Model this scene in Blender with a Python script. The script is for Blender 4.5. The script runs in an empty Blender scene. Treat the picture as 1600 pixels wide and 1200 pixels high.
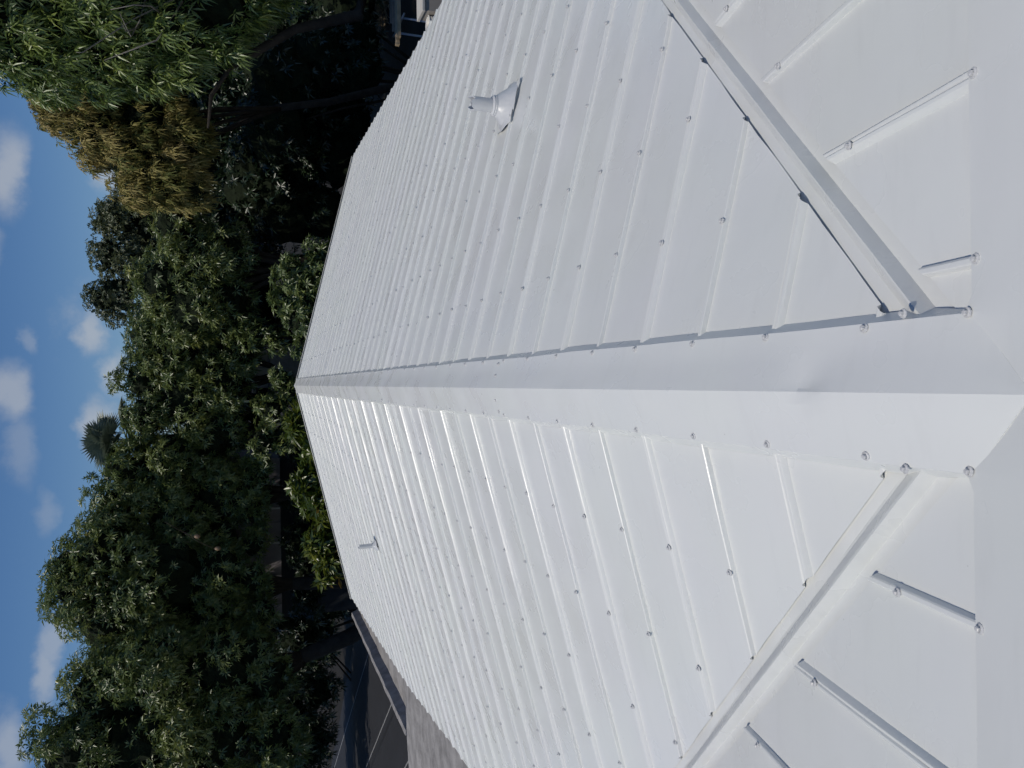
import bpy, bmesh, math, random
import numpy as np
from mathutils import Vector, Matrix

random.seed(7)
rng = np.random.default_rng(11)
SC = bpy.context.scene
COL = SC.collection

# ---------------------------------------------------------------- camera
F_PX, PITCH, YAW, ROLL = 1180.0, 0.35436, -0.00455, -0.01630      # focal length in pixels of the 1600 px photograph
CAM = np.array([0.0323, 0.0, 1.1523])
_F = np.array([math.sin(YAW) * math.cos(PITCH), math.cos(YAW) * math.cos(PITCH), -math.sin(PITCH)])
_R0 = np.array([math.cos(YAW), -math.sin(YAW), 0.0])
_U0 = np.cross(_R0, _F)
_R = _R0 * math.cos(ROLL) + _U0 * math.sin(ROLL)
_U = -_R0 * math.sin(ROLL) + _U0 * math.cos(ROLL)
cam = bpy.data.cameras.new('camera')
cam.sensor_width = 36.0
cam.lens = 36.0 * F_PX / 1600.0
cam.clip_start = 0.05
cam.clip_end = 3000.0
cam_o = bpy.data.objects.new('camera', cam)
COL.objects.link(cam_o)
# the photograph was taken with the phone on its side: world up points to the picture's left
cam_o.matrix_world = Matrix(((-_U[0], _R[0], -_F[0], CAM[0]), (-_U[1], _R[1], -_F[1], CAM[1]),
                             (-_U[2], _R[2], -_F[2], CAM[2]), (0, 0, 0, 1)))
SC.camera = cam_o


def ray(px, py):
    d = _F + _R * ((1200 - py) - 600) / F_PX + _U * (800 - px) / F_PX
    return d


def at(px, py, Y):
    """point seen at photo pixel (px, py) standing Y metres ahead"""
    d = ray(px, py)
    return CAM + d * (Y / d[1])


def on_z(px, py, z):
    d = ray(px, py)
    return CAM + d * ((z - CAM[2]) / d[2])


# ---------------------------------------------------------------- world, sun, exposure
SUN_EL, SUN_AZ = math.radians(63), math.radians(-120)             # azimuth from +Y towards +X
world = bpy.data.worlds.new('World')
SC.world = world
world.use_nodes = True
wt = world.node_tree
for n in list(wt.nodes):
    wt.nodes.remove(n)


def N(tree, kind, **kw):
    n = tree.nodes.new(kind)
    for k, v in kw.items():
        if k == 'inp':
            for i, val in v.items():
                n.inputs[i].default_value = val
        else:
            setattr(n, k, v)
    return n


wo = N(wt, 'ShaderNodeOutputWorld')
wb = N(wt, 'ShaderNodeBackground', inp={'Strength': 0.081})
sky = N(wt, 'ShaderNodeTexSky', sky_type='NISHITA', sun_disc=False, sun_elevation=SUN_EL, sun_rotation=SUN_AZ,
        altitude=50.0, air_density=1.0, dust_density=0.1, ozone_density=4.0)
tc = N(wt, 'ShaderNodeTexCoord')
nz = N(wt, 'ShaderNodeTexNoise', inp={'Scale': 9.0, 'Detail': 6.0, 'Roughness': 0.6})
wt.links.new(tc.outputs['Generated'], nz.inputs['Vector'])
mx0 = N(wt, 'ShaderNodeVectorMath', operation='SUBTRACT')
mx0.inputs[1].default_value = (0.5, 0.5, 0.5)
wt.links.new(nz.outputs['Color'], mx0.inputs[0])
mx1 = N(wt, 'ShaderNodeVectorMath', operation='SCALE', inp={'Scale': 0.09})
wt.links.new(mx0.outputs[0], mx1.inputs[0])
wdir = N(wt, 'ShaderNodeVectorMath', operation='ADD')
wt.links.new(tc.outputs['Generated'], wdir.inputs[0])
wt.links.new(mx1.outputs[0], wdir.inputs[1])
acc = None
for (px, py, wx, wz, a) in [(0, 265, .055, .022, .62), (5, 620, .042, .022, .55), (145, 505, .032, .017, .62), (155, 660, .034, .017, .62),
                            (178, 580, .03, .016, .55), (95, 1010, .028, .014, .45), (85, 1045, .03, .015, .5), (5, 1165, .04, .02, .5),
                            (45, 520, .02, .01, .25), (60, 790, .03, .014, .22), (20, 700, .035, .02, .25), (175, 268, .03, .022, .6),
                            (-60, 420, .09, .03, .55), (-70, 900, .10, .03, .5), (160, -160, .09, .03, .6), (130, 1400, .10, .03, .6)]:
    c = ray(px, py)
    c = c / np.linalg.norm(c)
    s = N(wt, 'ShaderNodeVectorMath', operation='SUBTRACT')
    s.inputs[1].default_value = tuple(c)
    wt.links.new(wdir.outputs[0], s.inputs[0])
    m = N(wt, 'ShaderNodeVectorMath', operation='MULTIPLY')
    m.inputs[1].default_value = (1 / wx, 0.0, 1 / wz)
    wt.links.new(s.outputs[0], m.inputs[0])
    l = N(wt, 'ShaderNodeVectorMath', operation='LENGTH')
    wt.links.new(m.outputs[0], l.inputs[0])
    mr = N(wt, 'ShaderNodeMapRange', interpolation_type='SMOOTHSTEP', inp={1: 1.25, 2: 0.25, 3: 0.0, 4: a})
    wt.links.new(l.outputs['Value'], mr.inputs[0])
    if acc is None:
        acc = mr.outputs[0]
    else:
        mm = N(wt, 'ShaderNodeMath', operation='MAXIMUM')
        wt.links.new(acc, mm.inputs[0])
        wt.links.new(mr.outputs[0], mm.inputs[1])
        acc = mm.outputs[0]
# scattered small clouds over the rest of the sky
nz2 = N(wt, 'ShaderNodeTexNoise', inp={'Scale': 5.0, 'Detail': 7.0, 'Roughness': 0.55})
wt.links.new(tc.outputs['Generated'], nz2.inputs['Vector'])
mr2 = N(wt, 'ShaderNodeMapRange', interpolation_type='SMOOTHSTEP', inp={1: .60, 2: .78, 3: 0.0, 4: .55})
wt.links.new(nz2.outputs[0], mr2.inputs[0])
mm = N(wt, 'ShaderNodeMath', operation='MAXIMUM')
wt.links.new(acc, mm.inputs[0])
wt.links.new(mr2.outputs[0], mm.inputs[1])
cmix = N(wt, 'ShaderNodeMix', data_type='RGBA')
cmix.inputs['B'].default_value = (6.6, 6.9, 7.3, 1)
wt.links.new(mm.outputs[0], cmix.inputs['Factor'])
hs = N(wt, 'ShaderNodeHueSaturation', inp={'Hue': .507, 'Saturation': 1.22, 'Value': 1.0})
wt.links.new(sky.outputs[0], hs.inputs['Color'])
wt.links.new(hs.outputs[0], cmix.inputs['A'])
wt.links.new(cmix.outputs['Result'], wb.inputs['Color'])
wt.links.new(wb.outputs[0], wo.inputs['Surface'])

sun = bpy.data.lights.new('sun', 'SUN')
sun.energy = 2.9
sun.angle = math.radians(0.55)
sun.color = (1.0, 0.935, 0.83)
sun_o = bpy.data.objects.new('sun', sun)
COL.objects.link(sun_o)
SUN_DIR = Vector((math.sin(SUN_AZ) * math.cos(SUN_EL), math.cos(SUN_AZ) * math.cos(SUN_EL), math.sin(SUN_EL)))
sun_o.rotation_euler = SUN_DIR.to_track_quat('Z', 'Y').to_euler()
sun_o.location = (-20, 5, 40)
SC.view_settings.view_transform = 'Standard'
SC.view_settings.look = 'None'
SC.view_settings.exposure = -0.20
SC.view_settings.gamma = 1.0
SC.cycles.max_bounces = 5
SC.cycles.diffuse_bounces = 2
SC.cycles.glossy_bounces = 2
SC.cycles.transmission_bounces = 2
SC.cycles.caustics_reflective = False
SC.cycles.caustics_refractive = False
SC.cycles.use_light_tree = False
SC.cycles.debug_use_spatial_splits = True
SC.cycles.use_adaptive_sampling = True
SC.cycles.adaptive_threshold = 0.02


# ---------------------------------------------------------------- helpers
def tag(o, label=None, cat=None, group=None, kind=None):
    if label: o['label'] = label
    if cat: o['category'] = cat
    if group: o['group'] = group
    if kind: o['kind'] = kind
    return o


def empty(name, loc=(0, 0, 0)):
    o = bpy.data.objects.new(name, None)
    o.location = loc
    o.empty_display_size = 0.2
    COL.objects.link(o)
    return o


def link(name, me, mat, parent=None, loc=None):
    o = bpy.data.objects.new(name, me)
    if mat is not None and len(me.materials) == 0:
        me.materials.append(mat)
    COL.objects.link(o)
    if parent is not None:
        o.parent = parent
        base = Vector((0, 0, 0))
        p = parent
        while p is not None:
            base += p.location
            p = p.parent
        o.location = (Vector(loc) if loc is not None else Vector((0, 0, 0))) - base
    elif loc is not None:
        o.location = loc
    return o


def mesh(name, verts, faces, smooth=False):
    me = bpy.data.meshes.new(name)
    me.from_pydata([tuple(map(float, v)) for v in verts], [], faces)
    if smooth:
        me.polygons.foreach_set('use_smooth', [True] * len(me.polygons))
    me.update()
    return me


def grid_faces(nr, nc, closed=False):
    f = []
    for i in range(nr - 1):
        for j in range(nc - 1 + (1 if closed else 0)):
            j2 = (j + 1) % nc
            f.append((i * nc + j, i * nc + j2, (i + 1) * nc + j2, (i + 1) * nc + j))
    return f


def box_vf(x0, x1, y0, y1, z0, z1):
    v = [(x0, y0, z0), (x1, y0, z0), (x1, y1, z0), (x0, y1, z0), (x0, y0, z1), (x1, y0, z1), (x1, y1, z1), (x0, y1, z1)]
    f = [(0, 3, 2, 1), (4, 5, 6, 7), (0, 1, 5, 4), (1, 2, 6, 5), (2, 3, 7, 6), (3, 0, 4, 7)]
    return v, f


def box(name, b, mat, parent=None, bevel=0.0):
    v, f = box_vf(*b)
    me = mesh(name, v, f)
    if bevel:
        bm = bmesh.new(); bm.from_mesh(me)
        bmesh.ops.bevel(bm, geom=bm.edges[:], offset=bevel, segments=2, affect='EDGES', profile=0.6)
        bm.to_mesh(me); bm.free()
    return link(name, me, mat, parent)


def tube_vf(path, radii, seg=8, cap=True):
    path = [np.array(p, float) for p in path]
    vs, n = [], len(path)
    for i, p in enumerate(path):
        t = path[min(i + 1, n - 1)] - path[max(i - 1, 0)]
        t = t / (np.linalg.norm(t) + 1e-9)
        a = np.array([1.0, 0, 0]) if abs(t[0]) < 0.8 else np.array([0, 1.0, 0])
        b = np.cross(t, a); b /= np.linalg.norm(b)
        c = np.cross(t, b)
        for k in range(seg):
            w = 2 * math.pi * k / seg
            vs.append(p + (b * math.cos(w) + c * math.sin(w)) * radii[i])
    fs = grid_faces(n, seg, True)
    if cap:
        fs.append(tuple(range(seg - 1, -1, -1)))
        fs.append(tuple(range((n - 1) * seg, n * seg)))
    return vs, fs


def lathe_vf(prof, seg=24):
    vs = []
    for r, z in prof:
        for k in range(seg):
            w = 2 * math.pi * k / seg
            vs.append((r * math.cos(w), r * math.sin(w), z))
    return vs, grid_faces(len(prof), seg, True)


# ---------------------------------------------------------------- materials
def new_mat(name):
    m = bpy.data.materials.new(name)
    m.use_nodes = True
    t = m.node_tree
    return m, t, t.nodes['Principled BSDF']


def simple_mat(name, col, rough=0.6, var=0.25, scale=6.0, bump=0.0, bscale=40.0, spec=0.5, metal=0.0, col2=None, detail=5.0):
    m, t, p = new_mat(name)
    co = N(t, 'ShaderNodeTexCoord')
    n1 = N(t, 'ShaderNodeTexNoise', inp={'Scale': scale, 'Detail': detail, 'Roughness': 0.6})
    t.links.new(co.outputs['Object'], n1.inputs['Vector'])
    r = N(t, 'ShaderNodeValToRGB')
    c2 = col2 or tuple(c * (1 - var) for c in col)
    r.color_ramp.elements[0].position = 0.32
    r.color_ramp.elements[1].position = 0.68
    r.color_ramp.elements[0].color = (*c2, 1)
    r.color_ramp.elements[1].color = (*col, 1)
    t.links.new(n1.outputs[0], r.inputs[0])
    t.links.new(r.outputs[0], p.inputs['Base Color'])
    p.inputs['Roughness'].default_value = rough
    p.inputs['Metallic'].default_value = metal
    p.inputs['Specular IOR Level'].default_value = spec
    if bump:
        n2 = N(t, 'ShaderNodeTexNoise', inp={'Scale': bscale, 'Detail': 4.0})
        t.links.new(co.outputs['Object'], n2.inputs['Vector'])
        b = N(t, 'ShaderNodeBump', inp={'Strength': bump, 'Distance': 0.02})
        t.links.new(n2.outputs[0], b.inputs['Height'])
        t.links.new(b.outputs[0], p.inputs['Normal'])
    return m


def paint_mat():
    """white elastomeric roof paint: soft gloss, faint cloudy tint painted in for sky reflection, brush lap marks, specks of dirt and scuffs"""
    m, t, p = new_mat('white_roof_paint')
    co = N(t, 'ShaderNodeTexCoord')
    n1 = N(t, 'ShaderNodeTexNoise', inp={'Scale': 1.3, 'Detail': 3.0, 'Roughness': 0.5})
    t.links.new(co.outputs['Object'], n1.inputs['Vector'])
    mix = N(t, 'ShaderNodeMix', data_type='RGBA')  # slow greenish-to-neutral noise, standing in for reflected sky
    mix.inputs['A'].default_value = (.722, .737, .698, 1)
    mix.inputs['B'].default_value = (.722, .727, .706, 1)
    mr = N(t, 'ShaderNodeMapRange', inp={1: .35, 2: .65})
    t.links.new(n1.outputs[0], mr.inputs[0])
    t.links.new(mr.outputs[0], mix.inputs['Factor'])
    # dirt specks
    vo = N(t, 'ShaderNodeTexVoronoi', inp={'Scale': 7.0})
    t.links.new(co.outputs['Object'], vo.inputs['Vector'])
    sp = N(t, 'ShaderNodeMapRange', inp={1: .022, 2: .016, 3: 0.0, 4: 0.55})
    t.links.new(vo.outputs['Distance'], sp.inputs[0])
    # faint streaks and dust
    mp = N(t, 'ShaderNodeMapping')
    mp.inputs['Scale'].default_value = (3.0, 14.0, 3.0)
    t.links.new(co.outputs['Object'], mp.inputs[0])
    n3 = N(t, 'ShaderNodeTexNoise', inp={'Scale': 1.5, 'Detail': 4.0, 'Roughness': 0.55})
    t.links.new(mp.outputs[0], n3.inputs['Vector'])
    st = N(t, 'ShaderNodeMapRange', inp={1: .55, 2: .95, 3: 0.0, 4: 0.14})
    t.links.new(n3.outputs[0], st.inputs[0])
    mxx = N(t, 'ShaderNodeMath', operation='MAXIMUM')
    t.links.new(sp.outputs[0], mxx.inputs[0])
    t.links.new(st.outputs[0], mxx.inputs[1])
    mix2 = N(t, 'ShaderNodeMix', data_type='RGBA')
    mix2.inputs['B'].default_value = (.40, .40, .38, 1)
    t.links.new(mix.outputs['Result'], mix2.inputs['A'])
    t.links.new(mxx.outputs[0], mix2.inputs['Factor'])
    oi = N(t, 'ShaderNodeObjectInfo')
    vr = N(t, 'ShaderNodeMapRange', inp={1: 0.0, 2: 1.0, 3: .965, 4: 1.02})
    t.links.new(oi.outputs['Random'], vr.inputs[0])
    hv = N(t, 'ShaderNodeHueSaturation')
    t.links.new(mix2.outputs['Result'], hv.inputs['Color'])
    t.links.new(vr.outputs[0], hv.inputs['Value'])
    t.links.new(hv.outputs[0], p.inputs['Base Color'])
    # gloss varies with paint thickness
    n4 = N(t, 'ShaderNodeTexNoise', inp={'Scale': 4.0, 'Detail': 4.0})
    t.links.new(co.outputs['Object'], n4.inputs['Vector'])
    rr = N(t, 'ShaderNodeMapRange', inp={1: .3, 2: .7, 3: .22, 4: .40})
    t.links.new(n4.outputs[0], rr.inputs[0])
    t.links.new(rr.outputs[0], p.inputs['Roughness'])
    n2 = N(t, 'ShaderNodeTexNoise', inp={'Scale': 55.0, 'Detail': 3.0})
    t.links.new(co.outputs['Object'], n2.inputs['Vector'])
    b = N(t, 'ShaderNodeBump', inp={'Strength': 0.06, 'Distance': 0.003})
    t.links.new(n2.outputs[0], b.inputs['Height'])
    n5 = N(t, 'ShaderNodeTexNoise', inp={'Scale': 3.2, 'Detail': 2.0})
    t.links.new(co.outputs['Object'], n5.inputs['Vector'])
    b2 = N(t, 'ShaderNodeBump', inp={'Strength': 0.22, 'Distance': 0.02})
    t.links.new(n5.outputs[0], b2.inputs['Height'])
    t.links.new(b.outputs[0], b2.inputs['Normal'])
    t.links.new(b2.outputs[0], p.inputs['Normal'])
    p.inputs['IOR'].default_value = 1.5
    return m


def leaf_mat(name, ramp, rough=0.40, transl=0.33, spec=0.85):
    m, t, p = new_mat(name)
    at_ = N(t, 'ShaderNodeAttribute', attribute_name='tint')
    r = N(t, 'ShaderNodeValToRGB')
    els = r.color_ramp.elements
    while len(els) < len(ramp):
        els.new(0.5)
    for e, (pos, c) in zip(els, ramp):
        e.position = pos
        e.color = (*c, 1)
    t.links.new(at_.outputs['Fac'], r.inputs[0])
    t.links.new(r.outputs[0], p.inputs['Base Color'])
    p.inputs['Roughness'].default_value = rough
    p.inputs['Specular IOR Level'].default_value = spec
    tr = N(t, 'ShaderNodeBsdfTranslucent')
    t.links.new(r.outputs[0], tr.inputs['Color'])
    ms = N(t, 'ShaderNodeMixShader', inp={0: transl})
    t.links.new(p.outputs[0], ms.inputs[1])
    t.links.new(tr.outputs[0], ms.inputs[2])
    t.links.new(ms.outputs[0], t.nodes['Material Output'].inputs['Surface'])
    return m


M_PAINT = paint_mat()
M_SCREW = simple_mat('painted_screw_head', (.66, .66, .65), .35, .3, 60.0)
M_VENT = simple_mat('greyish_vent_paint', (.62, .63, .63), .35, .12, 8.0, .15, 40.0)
M_SEAL = simple_mat('dark_open_end', (.05, .05, .05), .9)
M_CONC = simple_mat('weathered_concrete', (.36, .345, .33), .9, .45, 4.0, .5, 25.0, .3)
M_WALL = simple_mat('house_wall_render', (.5, .48, .44), .9, .12, 2.0, .2, 60.0, .3)
M_MAUVE = simple_mat('faded_mauve_render', (.42, .38, .40), .9, .25, 1.2, .2, 40.0, .3)
M_PLINTH = simple_mat('dark_plinth_band', (.03, .035, .045), .8, .4, 2.0)  # near-black blue-grey lower band
M_WPOST = simple_mat('white_post_paint', (.75, .75, .74), .5, .1)
M_ASPH = simple_mat('asphalt', (.022, .023, .027), .85, .3, 1.0, .4, 90.0, .35)
M_LINE = simple_mat('painted_line_white', (.30, .30, .30), .7, .4, 5.0)
M_STRIP = simple_mat('near_black_strip', (.012, .012, .014), .6, .3)
M_SOIL = simple_mat('leaf_litter_soil', (.026, .023, .018), .95, .5, 1.5, .6, 12.0, .2)
M_BARK = simple_mat('mango_bark', (.05, .042, .034), .95, .5, 5.0, .8, 18.0, .2)
M_TWIG = simple_mat('grey_twig_bark', (.24, .22, .19), .9, .4, 9.0)
M_WOOD = simple_mat('pale_timber', (.52, .40, .25), .75, .3, 9.0, .2, 40.0, .3)
M_OLDWOOD = simple_mat('grey_timber', (.28, .25, .21), .85, .3, 9.0, .2, 40.0, .3)
M_STEEL = simple_mat('galvanised_steel', (.42, .43, .44), .45, .2, 8.0, metal=.7)
M_PLAST = simple_mat('off_white_plastic', (.62, .60, .55), .45, .15, 3.0)
M_GREYP = simple_mat('box_front_shade', (.36, .33, .29), .5, .15, 2.0)  # puts the shade of the box front into its colour
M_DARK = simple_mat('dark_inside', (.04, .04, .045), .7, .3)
M_RED = simple_mat('dark_red_plastic', (.06, .012, .016), .5, .3)
M_STRAW = simple_mat('dry_frond_straw', (.34, .28, .20), .9, .5, 9.0)
M_PODS = simple_mat('mango_fruit_skin', (.26, .17, .10), .5, .4, 12.0)

M_MANGO = leaf_mat('mango_leaf', [(0, (0.064, 0.105, 0.036)), (.45, (0.147, 0.197, 0.061)), (.8, (0.242, 0.281, 0.076)), (.94, (0.332, 0.332, 0.076)), (1, (0.510, 0.421, 0.089))])
M_OLIVE = leaf_mat('small_olive_leaf', [(0, (0.069, 0.090, 0.050)), (.6, (0.125, 0.150, 0.069)), (1, (0.200, 0.213, 0.075))], .5)
M_YELLOW = leaf_mat('tan_flower_spray', [(0, (.07, .11, .03)), (.28, (.15, .16, .045)), (.5, (.29, .25, .08)), (.8, (.40, .32, .13)), (1, (.52, .42, .20))], .6, .25, .25)
M_BRIGHT = leaf_mat('fresh_mango_leaf', [(0, (0.068, 0.118, 0.032)), (.5, (0.162, 0.230, 0.052)), (1, (0.336, 0.385, 0.081))], .4, .28)
M_DARKLEAF = leaf_mat('shade_tinted_leaf', [(0, (.014, .030, .012)), (.7, (.026, .052, .018)), (1, (.05, .08, .02))], .4, .15)  # deep shade put into the leaf colour
M_CORE = simple_mat('interior_shade', (.014, .023, .009), .9, .6, 9.0, 1.0, 30.0, .2)  # near-black, stands for the shade inside crowns
M_CROTON = leaf_mat('croton_leaf', [(0, (0.029, 0.058, 0.012)), (.5, (0.083, 0.124, 0.017)), (.85, (0.182, 0.199, 0.029)), (1, (0.265, 0.116, 0.041))], .35, .3)
M_PALM = leaf_mat('fan_palm_leaf', [(0, (0.115, 0.155, 0.115)), (1, (0.216, 0.257, 0.189))], .5, .15)

# ---------------------------------------------------------------- the setting: ground
GZ = -4.0
tag(link('ground', mesh('ground', [(-900, -300, GZ), (900, -300, GZ), (900, 1500, GZ), (-900, 1500, GZ)], [(0, 1, 2, 3)]), M_SOIL), kind='structure')
lot_pts = [on_z(557, 982, GZ), on_z(517, 1200, GZ), np.array([-34, 56.5, GZ]), np.array([-60, 30, GZ]), np.array([-28, -5, GZ]), np.array([-9.0, 15.0, GZ]), np.array([-9.0, 33, GZ])]
lot = tag(link('asphalt_lot', mesh('asphalt_lot', [(p[0], p[1], GZ + .004) for p in lot_pts], [tuple(range(len(lot_pts)))]), M_ASPH), kind='structure')


def strip_on_ground(name, a, b, w, mat, z, parent):
    a = np.array(a[:2]); b = np.array(b[:2])
    d = (b - a) / np.linalg.norm(b - a)
    n = np.array([-d[1], d[0]]) * w / 2
    return link(name, mesh(name, [(*(a - n), z), (*(b - n), z), (*(b + n), z), (*(a + n), z)], [(0, 1, 2, 3)]), mat, parent)


ldir = np.array([-.65, .76])
for (px, py) in [(548, 1115), (594, 1145), (636, 1194)]:
    c = on_z(px, py, GZ)[:2]
    strip_on_ground('painted_line', c - ldir * 7.5, c + ldir * 11, .06, M_LINE, GZ + .009, lot)
c = on_z(600, 1150, GZ)[:2]
strip_on_ground('dark_strip', c - ldir * 6, c + ldir * 11, .12, M_STRIP, GZ + .008, lot)  # near-black strip beside the middle line

# ---------------------------------------------------------------- the house and its roof
TA, TB = math.tan(.25287), math.tan(.24532)
W_CAP, YC, YV = .1345, .912, 1.0276        # cap half width, near cap edge, start of the valley
S_RIB, Y0 = .305, 1.1404                    # rib spacing, first rib
RH = .0145                                   # rib height
Y_FAR = 15.45
house = empty('house', (0, 8, GZ))
tag(house, 'long house under a glossy white painted ribbed metal roof', 'house')


def eave_x(y, sg):
    if sg > 0:
        return float(np.interp(y, [0, 8.2, 9.9, 15.5], [4.30, 4.33, 4.38, 4.66]))
    return float(np.interp(y, [0, 7.3, 10.0, 17.0], [3.70, 3.86, 4.28, 4.78]))


def valley_x(y):
    return W_CAP + (y - YV) * TB / TA


def zn_top(y):                              # rib-top plane of the cross wing's front slope
    return -W_CAP * TA - (y - YV) * TB


def shear(y):
    return .30 * float(np.clip((y - 4.0) / 11.4, 0, 1)) ** 1.2


def wob(a, b, s):                            # smooth pseudo noise -1..1
    return (math.sin(a * 1.7 + s * 2.1) * math.cos(b * 2.3 - s) + .6 * math.sin(a * 3.9 - b * 1.3 + s * 5.7) + .4 * math.sin(b * 5.1 + a * 2.7 + s * 1.3)) / 2.0


def rib_profile(lap):
    """offsets across one rib: (dy, height)"""
    if lap:
        return [(-.028, 0), (-.018, .75), (-.013, 1.0), (.013, 1.0), (.018, .75), (.028, 0)]
    return [(-.0115, 0), (-.007, .85), (-.004, 1.0), (.004, 1.0), (.007, .85), (.0115, 0)]


def sheet_columns(c0, lap_end_h=1.12):
    """columns (offset across, rib height fraction) of one sheet that starts on the lap rib at c0 and ends over the lap rib at c0 + 2 S"""
    cols = [(c0 + .000, .80), (c0 + .006, 1.0), (c0 + .009, 1.0), (c0 + .013, .75), (c0 + .019, 0)]
    cols += [(c0 + .032 + (S_RIB - .053) * q, 0) for q in (.2, .4, .6, .8)]
    cols += [(c0 + S_RIB + d, h) for d, h in rib_profile(False)]
    cols += [(c0 + S_RIB + .021 + (S_RIB - .053) * q, 0) for q in (.2, .4, .6, .8)]
    cols += [(c0 + 2 * S_RIB + d, h) for d, h in [(-.019, 0), (-.013, .75), (-.009, 1.0), (-.003, 1.06), (.001, .86)]]
    return cols


NSEG = 30


def sheet_mesh(cols, fpoint, frange, seed, lift=0.0):
    """fpoint(a, t, h) -> world point; frange(a) -> (t0, t1) or None"""
    runs, cur = [], []
    for a, h in cols:
        r = frange(a)
        if r is None or r[1] - r[0] < .01:
            if len(cur) > 1: runs.append(cur)
            cur = []
            continue
        cur.append((a, h, r))
    if len(cur) > 1: runs.append(cur)
    vs, fs = [], []
    for run in runs:
        base = len(vs)
        for (a, h, (t0, t1)) in run:
            for k in range(NSEG + 1):
                t = t0 + (t1 - t0) * k / NSEG
                dz = .0021 * wob(a * 4.0, t * 2.2, seed) * (1 - h * .6)
                if h > .3:
                    a2 = a + .0022 * wob(t * 2.6, a, seed + 3)
                    dz += -.002 * max(0, wob(t * 5.1, seed, 1.7) - .55)
                else:
                    a2 = a
                if lift and t1 - t < .10:
                    dz += lift * max(0, wob(a * 9, 1.3, seed) + .25) * (1 - (t1 - t) / .10) ** 1.5
                p = fpoint(a2, t, h * RH + dz)
                vs.append(p)
        nr = len(run)
        for i in range(nr - 1):
            for j in range(NSEG):
                q = base + i * (NSEG + 1) + j
                fs.append((q, q + 1, q + NSEG + 2, q + NSEG + 1))
    return vs, fs


def smooth_by_angle(me, deg=25):
    me.polygons.foreach_set('use_smooth', [True] * len(me.polygons))
    try:
        me.set_sharp_from_angle(angle=math.radians(deg))
    except Exception:
        pass


panels = {}
for sg in (1, -1):
    nsheet = int((Y_FAR - (Y0 - S_RIB)) / (2 * S_RIB)) + 1
    for j in range(nsheet):
        c0 = Y0 - S_RIB + 2 * S_RIB * j
        cols = [(a, h) for a, h in sheet_columns(c0) if a < Y_FAR]
        off = .058

        def fr(a, sg=sg):
            x1 = min(eave_x(a, sg) + .012 * wob(a * 3, 0, 4 + sg), valley_x(a) - off * 1.41)
            x0 = W_CAP - .07
            return (x0, x1) if x1 > x0 + .01 else None

        def fp(a, t, h, sg=sg):
            yy = a + (t * shear(a) if sg < 0 else t * .02 * min(1, max(0, (a - 5) / 10)))
            return (sg * t, yy, -t * TA - RH + h)

        vs, fs = sheet_mesh(cols, fp, fr, j * 1.3 + sg * 7.7, lift=.0055 if (sg > 0 and c0 < 5) else .004 if c0 < 5 else 0)
        if not fs: continue
        if sg < 0: fs = [f[::-1] for f in fs]
        me = mesh('roof_panel', vs, fs)
        smooth_by_angle(me)
        o = link('roof_panel', me, M_PAINT, house)
        panels[(sg, j)] = o

# cross wing: front slope sheets (ribs run towards the valleys) and back slope
XR0 = .527                                   # a lap rib of the front slope
Y_APEX = .785
Z_APEX = zn_top(YC) + (YC - Y_APEX) * TB
front = {}
for j in range(-15, 15):
    c0 = XR0 + 2 * S_RIB * j - 2 * S_RIB * .0
    off = .052

    def fr(a):
        y1 = min(5.1, YV + (abs(a) - W_CAP) * TA / TB - off * 1.41)
        y0 = YC - .07
        return (y0, y1) if y1 > y0 + .01 else None

    def fp(a, t, h):
        return (a, t, zn_top(t) - RH + h)

    vs, fs = sheet_mesh(sheet_columns(c0), fp, fr, j * 2.1 + .5, lift=.003)
    if not fs: continue
    fs = [f[::-1] for f in fs]
    me = mesh('roof_panel', vs, fs)
    smooth_by_angle(me)
    front[j] = link('roof_panel', me, M_PAINT, house)

    def frb(a):
        return (2 * Y_APEX - YC - .07 + .0, 4.6)

    def fpb(a, t, h):
        d = t - Y_APEX if False else t
        return (a, Y_APEX - d * 1.0, Z_APEX - d * TB - RH + h)

    vs, fs = sheet_mesh(sheet_columns(c0), fpb, lambda a: (.08, 4.5), j * 1.7 + 9.5)
    me = mesh('roof_panel', vs, fs)
    smooth_by_angle(me)
    link('roof_panel', me, M_PAINT, house)

# W-shaped valley flashing: flanges under the sheets and a raised centre rib
for sg in (1, -1):
    vs = []
    prof = [(-.16, 'm', -.005), (-.036, 'm', -.004), (-.030, 'm', -.002), (-.003, 'c', .027), (.003, 'c', .029), (.019, 'n', -.002), (.034, 'n', -.004), (.16, 'n', -.005)]
    xs = np.concatenate([np.linspace(.02, 2.4, 44), np.linspace(2.5, 4.4, 10)])
    for x in xs:
        yv = YV + (x - W_CAP) * TA / TB
        for d, side, hz in prof:
            px, py = x - d * .7071 * -1, yv - d * .7071
            # d < 0: towards the main slope (smaller x, larger y)
            zm = -px * TA - RH
            zq = zn_top(py) - RH
            z = (zm if side == 'm' else zq if side == 'n' else (-x * TA - RH)) + hz + .0012 * wob(x * 6, d * 20, sg)
            vs.append((sg * px, py, z))
    fs = grid_faces(len(xs), len(prof))
    if sg > 0: fs = [f[::-1] for f in fs]
    me = mesh('valley_flashing', vs, fs)
    smooth_by_angle(me, 18)
    link('valley_flashing', me, M_PAINT, house)


def zlift(y):                                # the cap rises a little where it meets the cross ridge cap
    return max(0.0, min(1.0, (1.55 - y) / .62))


def cap_z(u, y, up):                         # height of the ridge cap at the fraction u of its half width
    a = abs(u)
    z = .006 - a * W_CAP * TA + up + .021 * zlift(y) * (.75 + .25 * a)
    z += .012 * (1 - a) ** 2 - .003 * math.exp(-(u / .10) ** 2)
    return z - .003 * math.sin(math.pi * min(1, a)) * (.8 if u > 0 else .3)


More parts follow.
